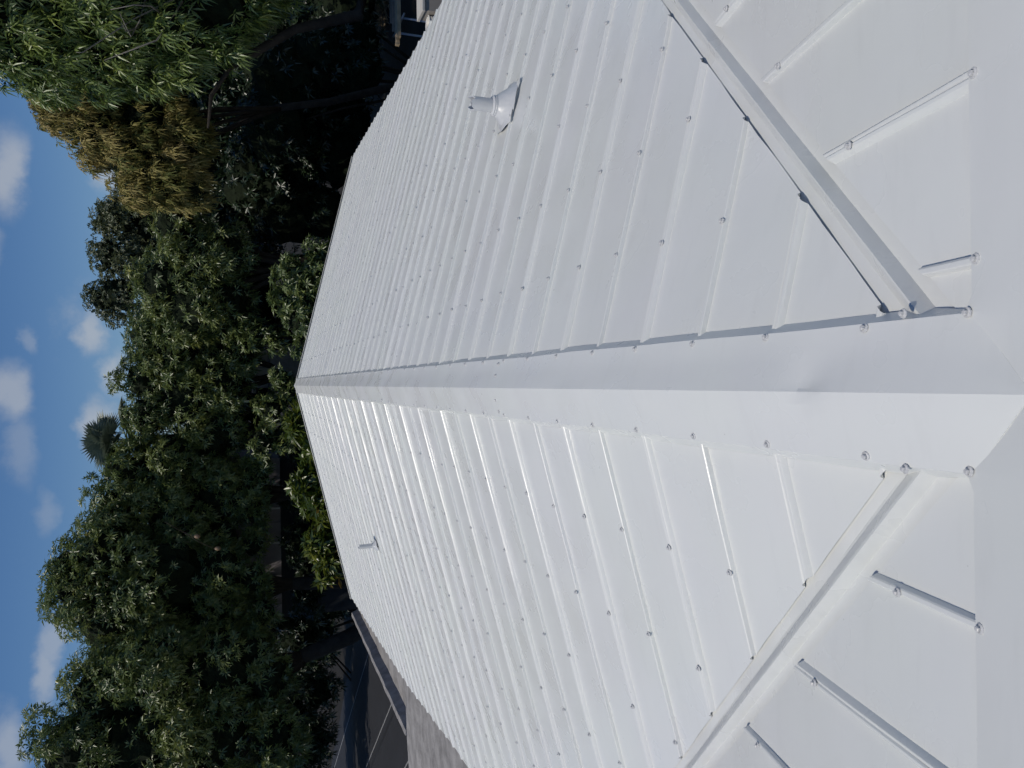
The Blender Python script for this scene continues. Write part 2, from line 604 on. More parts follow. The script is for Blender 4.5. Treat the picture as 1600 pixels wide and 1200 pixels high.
cap_bounds = [Y_APEX, 3.30, 6.25, 9.25, 12.25, Y_FAR + .03]
for i in range(5):
    ya, yb = cap_bounds[i], cap_bounds[i + 1] + (.10 if i < 4 else 0)
    ny = int((yb - ya) / .04)
    ys = [ya + (yb - ya) * k / ny for k in range(ny + 1)]
    if i == 0: ys = sorted(ys + [YC - .0401, YC - .04, YC - .02, YC])
    fr_ = [-1.0, -.97, -.72, -.45, -.2, -.05, 0, .05, .2, .45, .72, .97, 1.0]
    vs = []
    up = .002 * (5 - i) - .002
    for y in ys:
        ff = min(1.0, (y - Y_APEX) / (YC - Y_APEX))        # the cap is mitred to a point where it meets the cross ridge
        for q, u0 in enumerate([fr_[0]] + fr_ + [fr_[-1]]):
            u = u0 * ff
            x = u * (W_CAP + .003 * wob(y * 2.1, u * 2, 1.5) * (1 if y > YC else 0))
            z = cap_z(u, y, up)
            amp = .0014 + .0035 * float(np.clip((y - 8) / 5, 0, 1))
            z += amp * wob(y * 4.3, u * 1.6, i * 2.2 + 4) * (1 - .7 * abs(u) ** 4) * min(1, max(0, (y - YC) * 4))
            # the dent on the fold
            z -= .016 * math.exp(-(((y - 1.29) / .04) ** 2) - ((x - .014) / .03) ** 2)
            z -= .006 * math.exp(-(((y - 1.22) / .13) ** 2) - ((x - .05) / .05) ** 2)
            if q == 0 or q == len(fr_) + 1:
                if y >= YC - .04:
                    x += math.copysign(.021, u)
                    z = min(z - .004, -abs(x) * TA - RH + .0015)
                else:
                    z -= .004
            vs.append((x, y, z))
    me = mesh('ridge_cap', vs, [f[::-1] for f in grid_faces(len(ys), len(fr_) + 2)])
    smooth_by_angle(me, 12)
    capo = link('ridge_cap', me, M_PAINT, house)
    if i == 0: main_cap = capo

# cross ridge cap: front flank left and right (mitred under the main cap), then the back flank
za = cap_z(0, Y_APEX, .008)
for sg in (1, -1):
    vs = []
    xs = np.concatenate([np.linspace(0, W_CAP, 12), np.linspace(W_CAP + .03, 9.2, 150)])
    for x in xs:
        inn = x <= W_CAP
        yedge = Y_APEX + (YC + .012 - Y_APEX) * x / W_CAP if inn else YC
        ze = cap_z(x / W_CAP, YC, .008) - .0018 if inn else zn_top(YC) + .0045 + (cap_z(1, YC, .008) - .0018 - zn_top(YC) - .0045) * max(0, 1 - (x - W_CAP) / .25)
        for q, u in enumerate((0, .06, .25, .5, .75, 1.0, 1.0)):
            y = Y_APEX + (yedge - Y_APEX) * u
            z = za + (ze - za) * u + .0014 * wob(x * 4, u * 2, 3 + sg) * min(1, x * 3)
            if q == 6 and x > W_CAP * .85: y += .006; z = zn_top(y) - RH + .001
            vs.append((sg * x, y, z))
    fs = grid_faces(len(xs), 7)
    if sg < 0: fs = [f[::-1] for f in fs]
    me = mesh('ridge_cap', vs, fs); smooth_by_angle(me, 12)
    link('ridge_cap', me, M_PAINT, house)
vs = []
xs = np.linspace(-9.2, 9.2, 160)
for x in xs:
    for q, u in enumerate((0, .25, .5, .75, 1.0, 1.0)):
        y = Y_APEX - .15 * u - .0
        vs.append((x, y, za - u * .15 * TB + .0012 * wob(x * 4, u, 6) - (.018 if q == 5 else 0)))
me = mesh('ridge_cap', vs, grid_faces(len(xs), 6)); smooth_by_angle(me, 12)
link('ridge_cap', me, M_PAINT, house)

# rake trim along the far gable
for sg in (1, -1):
    vs = []
    for k in range(25):
        x = W_CAP - .02 + (eave_x(16.5, sg) - W_CAP) * k / 24
        y = Y_FAR + (x * shear(Y_FAR) if sg < 0 else x * .02)
        z = -x * TA
        for dy, dz in ((-.05, .006), (-.02, .012), (.012, .010), (.014, -.12)):
            vs.append((sg * x, y + dy, z + dz + .001 * wob(x * 5, dy, 2)))
    fs = grid_faces(25, 4)
    if sg < 0: fs = [f[::-1] for f in fs]
    me = mesh('rake_trim', vs, fs)
    link('rake_trim', me, M_PAINT, house)

# walls under the roof
def gable_wall(name, y, xl, xr, mat):
    ztop = lambda x: -abs(x) * TA - .10
    v, f = [], []
    xs = [xl, 0, xr]
    for dy in (-.1, .1):
        for x in xs: v.append((x, y + dy, GZ))
        for x in xs: v.append((x, y + dy, ztop(x)))
    f = [(0, 1, 4, 3), (1, 2, 5, 4), (6, 9, 10, 7), (7, 10, 11, 8), (3, 4, 10, 9), (4, 5, 11, 10), (0, 3, 9, 6), (2, 8, 11, 5)]
    return link(name, mesh(name, v, f), mat, house)


gable_wall('wall', 15.0, -3.4, 4.0, M_WALL)
box('wall', (4.0, 4.2, 5.0, 15.1, GZ, -1.17), M_WALL, house)
box('wall', (-3.6, -3.4, 5.0, 15.1, GZ, -1.02), M_WALL, house)
box('wall', (-8.9, 8.9, 4.55, 4.75, GZ, -1.10), M_WALL, house)
box('wall', (-8.9, 8.9, -3.4, -3.2, GZ, -1.22), M_WALL, house)
box('wall', (8.7, 8.9, -3.2, 4.55, GZ, -1.25), M_WALL, house)
box('wall', (-8.9, -8.7, -3.2, 4.55, GZ, -1.25), M_WALL, house)

# concrete gutter along the left eave, and the concrete ledge that takes over from it
def sweep(name, ys, prof_fn, mat, flip=False):
    vs, n = [], None
    for y in ys:
        pr = prof_fn(y)
        n = len(pr)
        vs += [(x, y, z) for x, z in pr]
    fs = grid_faces(len(ys), n)
    fs += [tuple(range(n)), tuple(range(len(vs) - 1, len(vs) - n - 1, -1))]
    if flip: fs = [f[::-1] for f in fs]
    return link(name, mesh(name, vs, fs), mat, house)


def gut(y):
    e = -eave_x(y, -1)
    z = e * TA * -1 * -1 - .0
    zt = -eave_x(y, -1) * TA - .06
    o = -5.30 + .012 * wob(y * 2, 1, 3)
    w = .006 * wob(y * 3, 2, 5)
    return [(e + .30, zt - .30), (e + .30, zt - .01), (e + .02, zt - .02 + w), (e - .07, zt - .03 + w), (e - .10, zt - .14), (o + .14, zt - .17 + w), (o + .08, zt - .03 + w), (o, zt - .02 + w), (o - .01, zt - .32)]


sweep('concrete_gutter', np.linspace(11.25, 17.5, 60), gut, M_CONC)


def ledge(y):
    e = -eave_x(y, -1)
    zt = -eave_x(y, -1) * TA - .045
    pts = [(e + .35, zt - .35), (e + .35, zt)]
    for q in range(9):
        x = e + .1 - (q / 8) * (8.6 + e)
        pts.append((x, zt - .01 - .02 * q + .018 * wob(x * 3.1, y * 2.7, 8)))
    pts.append((-8.6, zt - .40))
    return pts


sweep('concrete_ledge', np.linspace(5.2, 11.2, 70), ledge, M_CONC)

# ---- vent pipes through the roof
def vent(px, py, sg, sc, label, bs=1.0, pr=.041):
    d = ray(px, py)
    nrm = np.array([sg * TA, 0, 1.0])
    t = (-RH - nrm @ CAM) / (nrm @ d)
    c = CAM + d * t
    seg = 28
    # pipe with a ragged, broken rim
    vs = []
    H = .245 * sc
    r = pr * sc
    rows = [(r, 0.0), (r, .5), (r, .92), (r, 1.0), (r * .86, 1.0), (r * .86, .5)]
    for rr, f in rows:
        for k in range(seg):
            w = 2 * math.pi * k / seg
            z = f * H
            if f == 1.0:
                z += .010 * sc * math.sin(w * 3 + 1) + .006 * sc * math.sin(w * 7)
            vs.append((rr * math.cos(w), rr * math.sin(w), z))
    me = mesh('vent_pipe', vs, grid_faces(len(rows), seg, True)); smooth_by_angle(me, 40)
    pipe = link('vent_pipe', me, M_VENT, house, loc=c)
    tag(pipe, label)
    # conical boot on a lifted square plate
    rows = [(.150, .004), (.138, .012), (.112, .026), (.078, .070), (.060, .094), (.060, .104), (.055, .108), (.058, .113), (.048, .120), (.042, .122)]
    rows = [(rr * bs, z * (.5 + .5 * bs)) for rr, z in rows]
    vs = []
    for i, (rr, z) in enumerate(rows):
        for k in range(seg):
            w = 2 * math.pi * k / seg
            x, y = rr * sc * math.cos(w), rr * sc * math.sin(w)
            zz = z * sc
            f = max(0.0, 1 - z / .09)
            zz += -sg * x * TA * f + RH * f
            if i < 2: zz += .006 * sc * math.sin(w * 4 + 1.0)
            vs.append((x, y, zz))
    me = mesh('pipe_boot', vs, grid_faces(len(rows), seg, True)); smooth_by_angle(me, 30)
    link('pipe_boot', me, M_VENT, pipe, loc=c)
    if sg < 0: return
    # bent base plate
    n = 9
    vs = []
    for i in range(n):
        for j in range(n):
            x = (-1 + 2 * i / (n - 1)) * .135 * sc
            y = (-1 + 2 * j / (n - 1)) * .135 * sc
            edge = max(abs(x), abs(y)) / (.135 * sc)
            vs.append((x, y, -sg * x * TA + RH + .003 + .008 * sc * edge ** 3 * wob(x * 30, y * 30, 3)))
    me = mesh('base_plate', vs, grid_faces(n, n)); smooth_by_angle(me, 30)
    link('base_plate', me, M_PAINT, pipe, loc=c)


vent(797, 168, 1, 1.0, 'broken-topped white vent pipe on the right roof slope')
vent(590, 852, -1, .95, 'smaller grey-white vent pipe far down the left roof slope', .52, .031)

# ---- roofing screws: the largest ones singly, the rest joined
def screw_vf():
    v1, f1 = lathe_vf([(.0135, 0.0), (.0130, .003), (.0085, .0045), (.0080, .0055)], 10)
    n = len(v1)
    v2, f2 = lathe_vf([(.0078, .004), (.0074, .0105), (.0050, .0125), (.0001, .013)], 6)
    v1 = [tuple(c * .72 for c in p) for p in v1]; v2 = [tuple(c * .72 for c in p) for p in v2]
    return v1 + v2, f1 + [tuple(i + n for i in f) for f in f2]


SV, SF = screw_vf()
screw_me = mesh('screw', SV, SF)
screw_me.materials.append(M_SCREW)
spots = []                                   # (point, parent)
SA = math.atan(TA)
for sg, xr, dx in ((1, .467, .3785), (-1, .500, .389)):
    for k in range(-1, 47):
        y = Y0 + k * S_RIB
        if y > Y_FAR - .1: continue
        par = panels.get((sg, (k + 1) // 2)) or panels.get((sg, (k + 1) // 2 - 1))
        xmax = min(eave_x(y, sg) - .05, valley_x(y) - .14)
        for q in range(14):
            x = xr + dx * q + random.uniform(-.012, .012)
            if x > xmax: break
            if random.random() < .04: continue
            yy = y + (x * shear(y) if sg < 0 else x * .02 * min(1, max(0, (y - 5) / 10))) + random.uniform(-.004, .004)
            lap = (k + 1) % 2 == 0
            spots.append(((sg * x, yy, -x * TA + (.003 if lap else .0005)), par, sg))
        if k >= 0:
            spots.append(((sg * (W_CAP - .010), y + random.uniform(-.006, .006), .006 - (W_CAP - .010) * TA + .001 + .008 * max(0, (9 - y) / 9) + .021 * zlift(y)), main_cap, sg))
for y in (3.33, 6.28, 9.28, 12.28):
    for u in (-.82, -.42, .42, .82):
        spots.append(((u * W_CAP, y, .010 - abs(u) * W_CAP * TA + .006 * (1 - y / 14)), main_cap, 1 if u > 0 else -1))
for x in (.145, -.14):
    for y in (YV + .02, YC + .004):
        spots.append(((x * (1.0 if y > YC + .03 else .93), y, .006 - W_CAP * TA + .010 + .021 * zlift(y)), main_cap, 0))
for j in range(-14, 15):                      # cross wing
    for hh in (0, 1):
        x = XR0 + S_RIB * (2 * j + hh)
        if abs(x) < .2 or abs(x) > 6: continue
        fpar = front.get(j) or front.get(j - 1)
        yv = YV + (abs(x) - W_CAP) * TA / TB
        spots.append(((x, YC - .012, zn_top(YC) + .008), fpar, 0))
        for yy in (yv - .17, yv - .62, yv - 1.05):
            if yy > YC + .1 and yy < 5: spots.append(((x - .003, yy, zn_top(yy) + (.003 if hh == 0 else .001)), fpar, 0))
dist = lambda s: (s[0][0] - CAM[0]) ** 2 + (s[0][1] - CAM[1]) ** 2 + (s[0][2] - CAM[2]) ** 2
in_view = []
for s in spots:
    d = np.array(s[0]) - CAM
    zf = d @ _F
    ok = zf > .2 and abs(d @ _R) / zf < 620 / F_PX and abs(d @ _U) / zf < 820 / F_PX
    in_view.append((0 if ok else 1, dist(s)))
order = sorted(range(len(spots)), key=lambda i: in_view[i])
for i in order[:300]:
    pnt, par, sg = spots[i]
    o = link('screw', screw_me, None, par, loc=pnt)
    o.rotation_euler = (0 if sg else math.radians(-14) * 1.0, SA * sg, 0) if sg else (-math.atan(TB), 0, 0)
rv, rf = [], []
sv = np.array(SV)
for i in order[300:]:
    pnt, par, sg = spots[i]
    n = len(rv)
    R_ = np.array(Matrix.Rotation(SA * sg, 3, 'Y'))
    rv += list(sv @ R_.T + np.array(pnt))
    rf += [tuple(q + n for q in f) for f in SF]
tag(link('screw_rows', mesh('screw_rows', rv, rf), M_SCREW, house), kind='stuff')

# ---------------------------------------------------------------- leaves
def leaf_mesh(name, P, D, Nn, L, Wd, tint, droop, fold=.12):
    n = len(P)
    S = np.cross(D, Nn); S /= (np.linalg.norm(S, axis=1, keepdims=True) + 1e-9)
    Nn = np.cross(S, D)
    L = L[:, None]; Wd = Wd[:, None]; dr = droop[:, None]
    dn = np.array([[0, 0, -1.0]])
    V = np.empty((n, 5, 3))
    V[:, 0] = P
    V[:, 1] = P + D * L * .48 + S * Wd * .5 + Nn * Wd * fold + dn * dr * L * .25
    V[:, 2] = P + D * L * .48 - S * Wd * .5 + Nn * Wd * fold + dn * dr * L * .25
    V[:, 3] = P + D * L * .55 - Nn * Wd * fold + dn * dr * L * .28
    V[:, 4] = P + D * L + dn * dr * L
    tri = np.array([[0, 2, 3], [0, 3, 1], [1, 3, 4], [3, 2, 4]])
    F = (np.arange(n)[:, None, None] * 5 + tri[None]).reshape(-1)
    me = bpy.data.meshes.new(name)
    me.vertices.add(n * 5)
    me.vertices.foreach_set('co', V.reshape(-1).astype(np.float32))
    me.loops.add(len(F))
    me.loops.foreach_set('vertex_index', F.astype(np.int32))
    nf = len(F) // 3
    me.polygons.add(nf)
    me.polygons.foreach_set('loop_start', (np.arange(nf) * 3).astype(np.int32))
    me.polygons.foreach_set('loop_total', np.full(nf, 3, np.int32))
    a = me.attributes.new('tint', 'FLOAT', 'POINT')
    a.data.foreach_set('value', np.repeat(tint, 5).astype(np.float32))
    me.update(calc_edges=True)
    return me


def unit(v):
    return v / (np.linalg.norm(v, axis=-1, keepdims=True) + 1e-9)


def crown_leaves(name, blobs, dens, leaf, mat, parent, per=8, droop=.35, up=.55, shell=(.62, 1.06), tint_c=.45, sub=15, cull=.62, vert=.9, core=.52):
    """blobs: (cx,cy,cz,r). Each blob carries smaller clumps on its surface; leaf rosettes sit on the clumps."""
    B = np.array(blobs)
    Ps, As, Ts = [], [], []
    for (cx, cy, cz, r) in B:
        clumps = [(0, 0, 0, .78, -.12)]
        for q in range(sub):
            d = unit(rng.normal(size=3)); d[2] = d[2] * .85 + .12
            clumps.append((*(d * rng.uniform(.66, .95)), rng.uniform(.20, .38), rng.uniform(-.16, .22)))
        for (ax, ay, az, cr, ct) in clumps:
            n = int(dens * (r * cr) ** 2 * 12.57 * (.55 if ax == 0 else 1.2))
            u = unit(rng.normal(size=(n, 3)))
            rad = rng.uniform(*shell, size=(n, 1)) ** .6
            ph = rng.uniform(0, 6, 3)
            bump = 1 + .13 * np.sin(u[:, :1] * 5 + ph[0]) * np.sin(u[:, 1:2] * 6 + ph[1]) + .10 * np.sin(u[:, 2:] * 8 + ph[2])
            c = np.array([cx, cy, cz]) + np.array([ax, ay, az * vert]) * r
            P = c + u * rad * bump * r * cr * np.array([1, 1, vert])
            Ps.append(P); As.append(u); Ts.append(np.full(n, tint_c + ct) + rng.normal(0, .10, n))
    P = np.concatenate(Ps); A = np.concatenate(As); T = np.concatenate(Ts)
    keep = np.ones(len(P), bool)
    for (cx, cy, cz, r) in B:                # leave the inside of the crown bare
        d = np.linalg.norm((P - np.array([cx, cy, cz])) / np.array([1, 1, vert]), axis=1)
        keep &= (d > r * cull) | (rng.random(len(P)) < .06)
    P, A, T = P[keep], A[keep], T[keep]
    n = len(P)
    A = unit(A * .8 + np.array([0, 0, up]) + rng.normal(0, .3, (n, 3)))
    ref = np.where(np.abs(A[:, 2:]) < .9, np.array([[0, 0, 1.0]]), np.array([[1.0, 0, 0]]))
    b = unit(np.cross(A, ref)); c = np.cross(A, b)
    k = np.arange(per)
    ph = rng.uniform(0, 6.28, (n, 1)) + k[None] * 2.39996
    el = np.radians(rng.uniform(42, 92, (n, per)))
    D = A[:, None] * np.cos(el)[..., None] + (b[:, None] * np.cos(ph)[..., None] + c[:, None] * np.sin(ph)[..., None]) * np.sin(el)[..., None]
    D = D.reshape(-1, 3)
    NN = np.repeat(A, per, 0) + rng.normal(0, .25, (n * per, 3))
    PP = np.repeat(P, per, 0) + D * .01
    m = n * per
    L = leaf[0] * rng.uniform(.6, 1.2, m)
    Wd = leaf[1] * rng.uniform(.75, 1.2, m)
    tint = np.clip(np.repeat(T, per) + rng.normal(0, .06, m), 0, 1)
    me = leaf_mesh(name, PP, unit(D), unit(NN), L, Wd, tint, droop * rng.uniform(.2, 1.3, m))
    o = link(name, me, mat, parent)
    o['kind'] = 'stuff'
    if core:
        bm = bmesh.new()  # solid core added to block light and darken the crown's inside
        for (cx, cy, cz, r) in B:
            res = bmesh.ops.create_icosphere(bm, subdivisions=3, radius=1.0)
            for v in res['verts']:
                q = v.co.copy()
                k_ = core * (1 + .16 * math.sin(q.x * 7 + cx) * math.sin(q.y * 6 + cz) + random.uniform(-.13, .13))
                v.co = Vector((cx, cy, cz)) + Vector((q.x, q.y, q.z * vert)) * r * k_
        mi = bpy.data.meshes.new('dark_core')
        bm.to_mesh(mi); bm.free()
        link('dark_core', mi, M_CORE, parent)['kind'] = 'stuff'
    return o, m


LEAVES = 0


def px_blobs(Y, lst):
    out = []
    for e in lst:
        px, py, rp = e[:3]
        yy = Y + (e[3] if len(e) > 3 else 0)
        c = at(px, py, yy)
        out.append((c[0], c[1], c[2], rp * np.linalg.norm(c - CAM) / F_PX * .97))
    return out


def tree(name, label, cat, blobs, base, trunk_r, dens, leaf, mat, group=None, limbs=6, **kw):
    global LEAVES
    base = np.array(base, float)
    root = empty(name, tuple(base))
    tag(root, label, cat, group)
    B = sorted(blobs, key=lambda b: -b[3])
    cen = np.mean([b[:3] for b in B], axis=0)
    fork = np.array([base[0] * .5 + cen[0] * .5, base[1] * .5 + cen[1] * .5, base[2] + (cen[2] - base[2]) * .55])
    path = [base + np.array([0, 0, -.05]), base * .75 + fork * .25 + np.array([.08, .05, 0]), base * .35 + fork * .65 + np.array([-.06, 0, 0]), fork]
    v, f = tube_vf(path, [trunk_r * 1.35, trunk_r, trunk_r * .9, trunk_r * .8], 10)
    me = mesh('trunk', v, f, True)
    tr = link('trunk', me, M_BARK, root)
    for b in B[:limbs]:
        e = np.array(b[:3])
        mid = fork * .45 + e * .55 + rng.normal(0, .12, 3) + np.array([0, 0, -.1 * b[3]])
        v, f = tube_vf([fork - np.array([0, 0, .1]), fork * .7 + mid * .3, mid, e, e + unit(rng.normal(size=3)) * b[3] * .5], [trunk_r * .6, trunk_r * .5, trunk_r * .35, trunk_r * .2, .012], 7)
        link('limb', mesh('limb', v, f, True), M_BARK, root)
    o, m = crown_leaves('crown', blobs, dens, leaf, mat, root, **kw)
    LEAVES += m
    return root


MANGO = (.16, .041)
grp = 'trees behind the roof'
tA = tree('mango_tree', 'tall mango tree at the far left, nearest the asphalt lot', 'tree',
          px_blobs(20, [(120, 1165, 72), (156, 1085, 62), (225, 1150, 95), (250, 1045, 85), (335, 1140, 90), (350, 1040, 80), (170, 1275, 120, 1), (310, 1290, 120, 1), (230, 1110, 90, 3), (420, 1060, 50), (430, 1150, 60), (400, 1020, 40)]),
          (-6.1, 21.0, GZ), .24, 22, MANGO, M_MANGO, grp)
tB = tree('mango_tree', 'mango tree with the highest crown left of the fan palm', 'tree',
          px_blobs(21.5, [(124, 915, 56), (108, 884, 36), (175, 955, 80), (165, 860, 66), (265, 905, 92), (330, 970, 70), (345, 900, 66), (240, 930, 90, 3), (395, 905, 34, -.5), (410, 960, 36, -.5), (390, 1000, 34, -.5)]),
          (-5.8, 22.6, GZ), .22, 22, MANGO, M_MANGO, grp, tint_c=.42)
tC = tree('mango_tree', 'lower mango tree just left of the fan palm', 'tree',
          px_blobs(22.5, [(185, 800, 58), (205, 745, 50), (275, 800, 80), (265, 725, 66), (345, 770, 66), (340, 840, 55), (270, 770, 80, 2.5), (395, 800, 30, -.5), (400, 745, 36, -.5), (395, 850, 28, -.5)]),
          (-3.2, 23.6, GZ), .18, 22, MANGO, M_MANGO, grp, tint_c=.42)
tE = tree('mango_tree', 'mango tree straight behind the end of the ridge', 'tree',
          px_blobs(22.5, [(232, 650, 48), (226, 592, 46), (290, 625, 66), (270, 545, 66), (345, 600, 62), (335, 680, 58), (232, 525, 46), (370, 545, 50), (285, 590, 80, 2.5)]),
          (.6, 23.6, GZ), .18, 22, MANGO, M_MANGO, grp, tint_c=.45)
tF = tree('small_leaved_tree', 'dark small-leaved tree with airy top right of the mango trees', 'tree',
          px_blobs(27, [(185, 462, 44), (172, 398, 34), (195, 335, 44), (245, 430, 70), (255, 350, 70), (165, 345, 24), (160, 470, 26), (250, 390, 80, 2)]),
          (4.6, 28, GZ), .2, 22, (.10, .05), M_OLIVE, grp, per=7, sub=18)
tF2 = tree('mango_tree', 'mango tree below the dark small-leaved tree, beside the yellow-tan tree', 'tree',
           px_blobs(21.5, [(255, 440, 52), (300, 480, 62), (310, 400, 60), (275, 350, 50), (360, 470, 50), (355, 395, 48), (300, 430, 70, 2.5)]),
           (3.6, 22.6, GZ), .2, 22, MANGO, M_MANGO, grp, tint_c=.5)
tG = tree('flowering_tree', 'tree covered in yellow-tan drooping flower sprays', 'tree',
          px_blobs(19, [(105, 165, 46), (100, 135, 40), (150, 205, 50), (200, 245, 55), (230, 190, 58), (255, 275, 55), (292, 228, 50), (215, 285, 40), (160, 160, 60, 1), (300, 295, 36), (220, 220, 70, 2.5)]),
          (8.6, 21.4, GZ), .11, 30, (.13, .036), M_YELLOW, grp, per=8, droop=1.2, up=.1, sub=20, tint_c=.46)
tH = tree('mango_tree', 'big near mango tree at the right with a curved leaning limb', 'tree',
          px_blobs(15.2, [(35, 50, 80), (110, 58, 76), (195, 55, 80), (275, 50, 78), (345, 10, 78), (30, -60, 130), (190, -70, 140), (350, -90, 110), (235, 100, 40), (165, 98, 46), (280, 105, 34), (10, 30, 80), (420, -40, 60), (150, 0, 130, 2.5)]),
          (9.3, 16, GZ), .22, 21, (.18, .038), M_BRIGHT, grp, droop=.8, up=.25, tint_c=.42)
# the leaning limb that shows under the big crown
lp = [at(570, -20, 15.6), at(560, 24, 15.6), at(520, 32, 15.5), at(460, 46, 15.4), at(405, 78, 15.3), at(360, 105, 15.2), at(330, 150, 15.1), at(325, 200, 15.1)]
v, f = tube_vf(lp, [.16, .13, .10, .09, .08, .055, .04, .02], 9)
link('limb', mesh('limb', v, f, True), M_BARK, tH)
for k in range(5):
    q0 = at(250 + random.uniform(-60, 40), random.uniform(-10, 50), 14.4)
    q1 = at(150 + random.uniform(-90, 60), random.uniform(5, 95), 13.6)
    qm = (q0 + q1) / 2 + rng.normal(0, .12, 3)
    v, f = tube_vf([q0, qm, q1, q1 + rng.normal(0, .15, 3)], [.018, .013, .009, .004], 6)
    link('twig', mesh('twig', v, f, True), M_TWIG, tH)
# trees behind, deep shade put into leaf colour; unseen canopy added to shade yard
tree('shade_tree', 'added dark tree behind the yellow-tan tree, its unseen high canopy shading the yard', 'tree',
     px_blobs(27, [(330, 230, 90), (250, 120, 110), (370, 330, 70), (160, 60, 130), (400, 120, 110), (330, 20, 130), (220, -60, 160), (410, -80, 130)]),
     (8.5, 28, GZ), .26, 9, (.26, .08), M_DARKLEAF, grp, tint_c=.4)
tree('shade_tree', 'added low tree, coloured dark for the shaded yard right of the roof end', 'tree',
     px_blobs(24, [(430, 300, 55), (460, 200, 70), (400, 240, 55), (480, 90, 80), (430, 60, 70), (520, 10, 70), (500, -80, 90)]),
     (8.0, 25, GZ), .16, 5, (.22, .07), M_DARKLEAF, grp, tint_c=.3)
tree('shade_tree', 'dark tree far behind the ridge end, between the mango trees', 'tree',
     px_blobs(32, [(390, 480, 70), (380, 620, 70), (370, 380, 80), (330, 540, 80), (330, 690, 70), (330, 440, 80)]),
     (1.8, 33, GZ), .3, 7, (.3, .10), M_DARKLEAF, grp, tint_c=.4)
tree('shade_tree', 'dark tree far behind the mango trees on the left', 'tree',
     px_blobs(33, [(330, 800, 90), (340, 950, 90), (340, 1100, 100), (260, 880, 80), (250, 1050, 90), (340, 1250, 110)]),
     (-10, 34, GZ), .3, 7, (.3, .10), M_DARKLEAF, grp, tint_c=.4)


def bush(name, label, Y, lst, dens, leaf, mat, base_xy=None, group='shrubs behind the roof', nst=7, **kw):
    global LEAVES
    bl = px_blobs(Y, lst)
    cen = np.mean([b[:3] for b in bl], axis=0)
    root = empty(name, (cen[0], cen[1], GZ))
    tag(root, label, 'shrub', group)
    for b in bl[:nst]:
        s = np.array([cen[0] + (b[0] - cen[0]) * .3, cen[1] + (b[1] - cen[1]) * .3, GZ - .03])
        e = np.array(b[:3])
        v, f = tube_vf([s, s * .5 + e * .5 + np.array([.1, 0, 0]), e], [.05, .035, .012], 6)
        link('stem', mesh('stem', v, f, True), M_BARK, root)
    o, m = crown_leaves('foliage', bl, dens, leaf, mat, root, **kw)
    LEAVES += m
    return root


bush('shrub', 'leafy green shrub rising behind the right far roof edge', 18, [(462, 435, 36), (446, 470, 26), (470, 500, 36), (500, 395, 24), (490, 470, 40), (485, 540, 34), (505, 440, 40)], 26, (.15, .05), M_MANGO, tint_c=.30)
bush('shrub', 'dense added shrub, coloured dark for the shade right of the far roof corner', 24.5, [(500, 330, 50), (450, 330, 60), (530, 250, 50), (470, 250, 60), (400, 290, 60), (540, 180, 50), (480, 160, 60)], 4, (.2, .06), M_DARKLEAF, tint_c=.2, core=.75)  # dark mass added where there is only shade
bush('shrub', 'added shrub, coloured dark for the shade under the leaning limb of the big mango tree', 22.5, [(560, 110, 50), (500, 90, 60), (440, 130, 70), (430, 200, 60), (560, 60, 40), (540, 20, 60)], 4, (.2, .06), M_DARKLEAF, tint_c=.2, core=.75)  # added too, with the shade carried by its leaf colour
bush('croton_shrub', 'yellow-green croton shrub by the tip of the ridge', 18.2, [(465, 665, 20), (490, 690, 26), (478, 640, 18), (505, 650, 34)], 22, (.30, .085), M_CROTON, per=7, tint_c=.5, up=.8)
bush('croton_shrub', 'middle yellow-green croton shrub behind the left far roof edge', 18.6, [(478, 760, 24), (495, 735, 26), (500, 790, 28), (520, 770, 34)], 22, (.28, .085), M_CROTON, per=7, tint_c=.5, up=.8)
bush('croton_shrub', 'leftmost yellow-green croton shrub with a reddish leaf', 18.9, [(500, 850, 24), (515, 880, 24), (525, 845, 30), (505, 900, 14)], 16, (.30, .08), M_CROTON, per=7, tint_c=.55, up=.8)
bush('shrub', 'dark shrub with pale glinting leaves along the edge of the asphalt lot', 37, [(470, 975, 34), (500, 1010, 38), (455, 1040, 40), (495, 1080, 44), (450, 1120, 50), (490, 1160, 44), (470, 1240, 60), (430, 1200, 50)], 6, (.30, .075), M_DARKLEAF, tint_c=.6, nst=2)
bush('shrub', 'shade-darkened shrub left of the croton shrubs, above the gutter corner', 26, [(480, 955, 34), (500, 925, 34), (465, 1000, 34), (525, 945, 26), (450, 960, 34), (505, 985, 22)], 7, (.22, .06), M_DARKLEAF, tint_c=.4, core=.7)
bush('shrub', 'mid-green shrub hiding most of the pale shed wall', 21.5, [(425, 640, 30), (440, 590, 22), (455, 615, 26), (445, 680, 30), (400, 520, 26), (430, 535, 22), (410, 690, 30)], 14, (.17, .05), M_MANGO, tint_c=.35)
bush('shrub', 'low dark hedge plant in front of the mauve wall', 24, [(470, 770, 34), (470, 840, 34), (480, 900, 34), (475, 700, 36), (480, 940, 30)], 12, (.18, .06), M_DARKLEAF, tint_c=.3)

# ---- mangoes hanging on the left trees
for px, py, t in ((340, 857, tC), (308, 838, tC)):
    c = at(px, py, 19.3)
    v, f = lathe_vf([(.001, -.075), (.035, -.06), (.052, -.02), (.050, .02), (.032, .055), (.001, .07)], 12)
    o = link('mango_fruit', mesh('mango_fruit', v, f, True), M_PODS, t, loc=c)
    v, f = tube_vf([c + np.array([0, 0, .06]), c + np.array([.1, .4, .4]), c + np.array([.2, 1.3, .8])], [.006, .006, .01], 5)
    link('fruit_stalk', mesh('fruit_stalk', v, f), M_BARK, t)

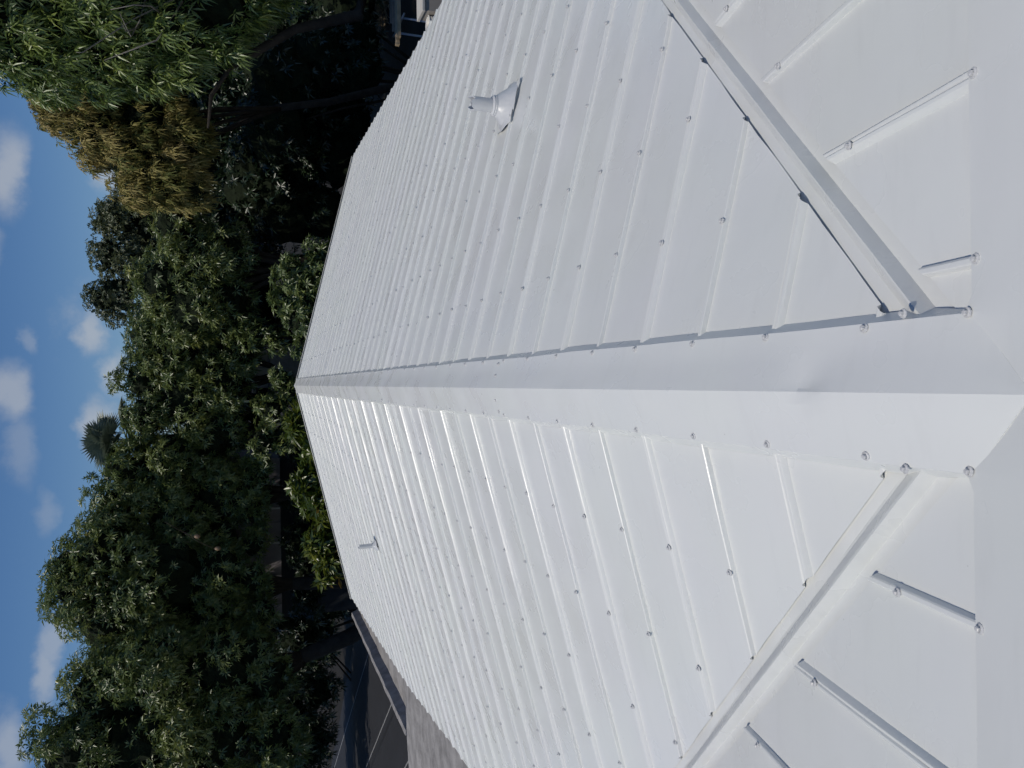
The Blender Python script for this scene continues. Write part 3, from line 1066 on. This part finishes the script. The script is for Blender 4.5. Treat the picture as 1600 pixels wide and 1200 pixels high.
# ---- fan palm
pc = at(180, 690, 23.2)
palm = empty('fan_palm', (pc[0], pc[1], GZ))
tag(palm, 'fan palm showing its round grey-green fronds against the sky', 'palm', grp)
v, f = tube_vf([(pc[0], pc[1], GZ - .03), (pc[0] + .1, pc[1], -1), (pc[0], pc[1], pc[2] - .35)], [.17, .14, .13], 10)
link('trunk', mesh('trunk', v, f, True), M_BARK, palm)
for k in range(18):
    az = k * 2.39996
    el = math.radians([78, 55, 35, 12, -15][k % 5] + random.uniform(-8, 8))
    d = np.array([math.cos(az) * math.cos(el), math.sin(az) * math.cos(el), math.sin(el)])
    o0 = np.array([pc[0], pc[1], pc[2] - .3])
    hub = o0 + d * .60
    side = unit(np.cross(d, np.array([0, 0, 1.0])))
    nrm = np.cross(side, d)
    ang = np.radians(np.linspace(-105, 105, 30))
    D = np.array([d * math.cos(a) + side * math.sin(a) - nrm * .12 for a in ang])
    n = len(ang)
    me = leaf_mesh('frond', np.repeat(hub[None], n, 0), unit(D), np.repeat(nrm[None], n, 0) + rng.normal(0, .1, (n, 3)), np.full(n, .68) * rng.uniform(.9, 1.1, n),
                   np.full(n, .085), np.clip(rng.normal(.5, .2, n), 0, 1), np.full(n, .22), .3)
    fr_o = link('frond', me, M_PALM, palm)
    v, f = tube_vf([o0, hub], [.02, .012], 5)
    link('leaf_stalk', mesh('leaf_stalk', v, f), M_PALM, fr_o)

# ---------------------------------------------------------------- neighbouring buildings seen through the trees
a = at(441, 968, 25.2); b = at(441, 715, 25.2); tz = at(385, 870, 25.2)[2]
nb = empty('neighbour_house', ((a[0] + b[0]) / 2, 27, GZ))
tag(nb, 'mauve-grey rendered building glimpsed under the mango trees on the left', 'building')
box('wall', (a[0], b[0], 25.2, 29, a[2], tz + .6), M_MAUVE, nb)
box('plinth', (a[0] + .05, b[0] - .05, 25.25, 28.95, GZ, a[2] - .002), M_PLINTH, nb)
box('roof', (a[0] - .2, b[0] + .4, 24.9, 29.3, tz + .6, tz + .75), M_CONC, nb)
for py in (794, 848):
    p = at(430, py, 25.15)
    box('post', (p[0] - .03, p[0] + .03, 25.11, 25.19, a[2] + .02, at(414, py, 25.15)[2]), M_WPOST, nb)
for py in (770, 822, 905, 950):
    p = at(430, py, 25.15)
    box('pilaster', (p[0] - .12, p[0] + .12, 25.14, 25.197, a[2] + .01, tz + .59), M_MAUVE, nb)
a = at(424, 598, 23.5); b = at(399, 553, 23.5)
sh = empty('garden_shed', ((a[0] + b[0]) / 2, 24.5, GZ))
tag(sh, 'pale shed wall with a grey lean-to edge behind the ridge end', 'shed')
box('wall', (a[0] - .15, b[0] + .1, 23.5, 25.0, GZ, b[2]), M_MAUVE, sh)
box('roof', (a[0] - .3, b[0] + .3, 23.35, 25.1, b[2], b[2] + .08), M_CONC, sh)
box('panel', ((a[0] + b[0]) / 2 + .05, b[0] + .08, 23.43, 23.495, a[2] + .1, b[2] - .05), M_WALL, sh)
box('panel', (a[0] - .1, (a[0] + b[0]) / 2 + .02, 23.44, 23.495, a[2] + .1, b[2] - .06), M_WALL, sh)
box('lean_to', (a[0] - .25, b[0] + .2, 22.9, 23.49, GZ, a[2] + .05), M_OLDWOOD, sh)

# ---------------------------------------------------------------- yard things past the right eave
DECK = -2.28
scaf = empty('scaffold', (7.4, 13.5, GZ))
tag(scaf, 'pale-planked scaffold standing past the right roof edge', 'scaffold')


def tubep(name, a, b, r, mat, parent):
    v, f = tube_vf([a, b], [r, r], 8)
    return link(name, mesh(name, v, f, True), mat, parent)


pf = at(619, 70, 16.0)
zp = pf[2]
for x, y, top in ((7.7, 11.7, DECK - .06), (7.7, 16.4, zp - .10), (8.8, 11.7, DECK - .06), (9.4, 16.4, zp - .10), (5.5, 12.6, DECK - .06), (9.4, 15.7, zp - .10), (7.7, 15.7, zp - .10)):
    tubep('standard', (x, y, GZ), (x, y, top), .024, M_STEEL, scaf)
for a, b in (((7.7, 11.6, DECK - .075), (7.7, 12.8, DECK - .075)), ((5.5, 11.6, DECK - .075), (5.5, 12.8, DECK - .075)), ((8.8, 11.6, DECK - .075), (8.8, 12.8, DECK - .075)),
             ((7.7, 15.5, zp - .075), (7.7, 16.6, zp - .075)), ((9.4, 15.5, zp - .075), (9.4, 16.6, zp - .075))):
    tubep('ledger', a, b, .024, M_STEEL, scaf)
for y in (11.72, 11.96, 12.20, 12.44):
    box('plank', (5.2, 9.0, y, y + .22, DECK - .05, DECK), M_OLDWOOD, scaf, .004)
for (y, x0, dz, m, w) in ((15.72, pf[0] + .06, 0, M_WOOD, .10), (15.85, pf[0] - .05, .0, M_WOOD, .11), (16.12, pf[0] + .35, .02, M_OLDWOOD, .05), (16.3, pf[0] + .6, .03, M_OLDWOOD, .04)):
    o = box('plank', (x0, x0 + 3.6, y, y + w, zp - .05, zp + .03 + dz), m, scaf, .004)


def bucket(px, py, Y, ztop, r, label, open_top):
    c = at(px, py, Y)
    H = ztop - DECK
    root = empty('paint_bucket', (c[0], c[1], DECK))
    tag(root, label, 'bucket', 'buckets on the scaffold')
    rows = [(r * .86, .002), (r * .88, .02), (r * .97, H * .80), (r * 1.04, H * .81), (r * 1.04, H * .85), (r * .98, H * .86), (r, H * .97)]
    rows += [(r * .93, H * .97), (r * .88, H * .55)] if open_top else [(.001, H * .985)]
    v, f = lathe_vf(rows, 28)
    link('body', mesh('body', v, f, True), M_PLAST, root, loc=(c[0], c[1], DECK))
    if open_top:  # near-black disc set below the rim
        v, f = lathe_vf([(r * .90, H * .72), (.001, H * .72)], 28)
        link('dark_disc', mesh('dark_disc', v, f), M_DARK, root, loc=(c[0], c[1], DECK))
    v, f = lathe_vf([(r * .97, H * .965), (r * 1.05, H * .97), (r * 1.05, H), (r * .95, H), (r * .95, H * .97)], 28)
    link('rim', mesh('rim', v, f, True), M_WPOST, root, loc=(c[0], c[1], DECK))


zb = at(668, 38, 12.05)[2]
bucket(668, 38, 12.05, zb, .135, 'white paint bucket with dark open top, right of the other bucket', True)
bucket(668, 62, 12.25, zb - .10, .13, 'low pale paint bucket, nearest the boards', True)
ztb = at(657, 10, 12.05)[2]
c2 = at(664, 18, 11.9)
bx0, by0 = c2[0], 11.86
cb = empty('storage_box', (bx0 + .3, by0 + .2, DECK))
tag(cb, 'box beside the paint buckets, shaded front and sunlit top painted in', 'box')
box('body', (bx0, bx0 + .6, by0, by0 + .36, DECK + .002, ztb - .03), M_GREYP, cb, .008)
box('lid', (bx0 - .02, bx0 + .62, by0 - .02, by0 + .38, ztb - .028, ztb + .02), M_PLAST, cb, .008)  # paler colour paints in the sunlit top
box('latch', (bx0 + .26, bx0 + .34, by0 - .028, by0 - .021, ztb - .10, ztb - .015), M_STEEL, cb)
# heap of dry fronds
c = on_z(612, 4, GZ)
n = 900
P = np.stack([c[0] + .6 + rng.normal(0, .55, n), c[1] + 1.0 + rng.normal(0, .45, n), GZ + np.abs(rng.normal(0, .30, n))], 1)
D = unit(rng.normal(size=(n, 3)) * np.array([1, 1, .45]))
me = leaf_mesh('dry_frond_heap', P, D, unit(rng.normal(size=(n, 3))), rng.uniform(.3, .7, n), np.full(n, .035), rng.random(n), np.full(n, .2))
tag(link('dry_frond_heap', me, M_STRAW), 'heap of dry straw-coloured fronds behind the timber boards', 'heap')

print('LEAVES', LEAVES, 'objects', len(SC.objects))
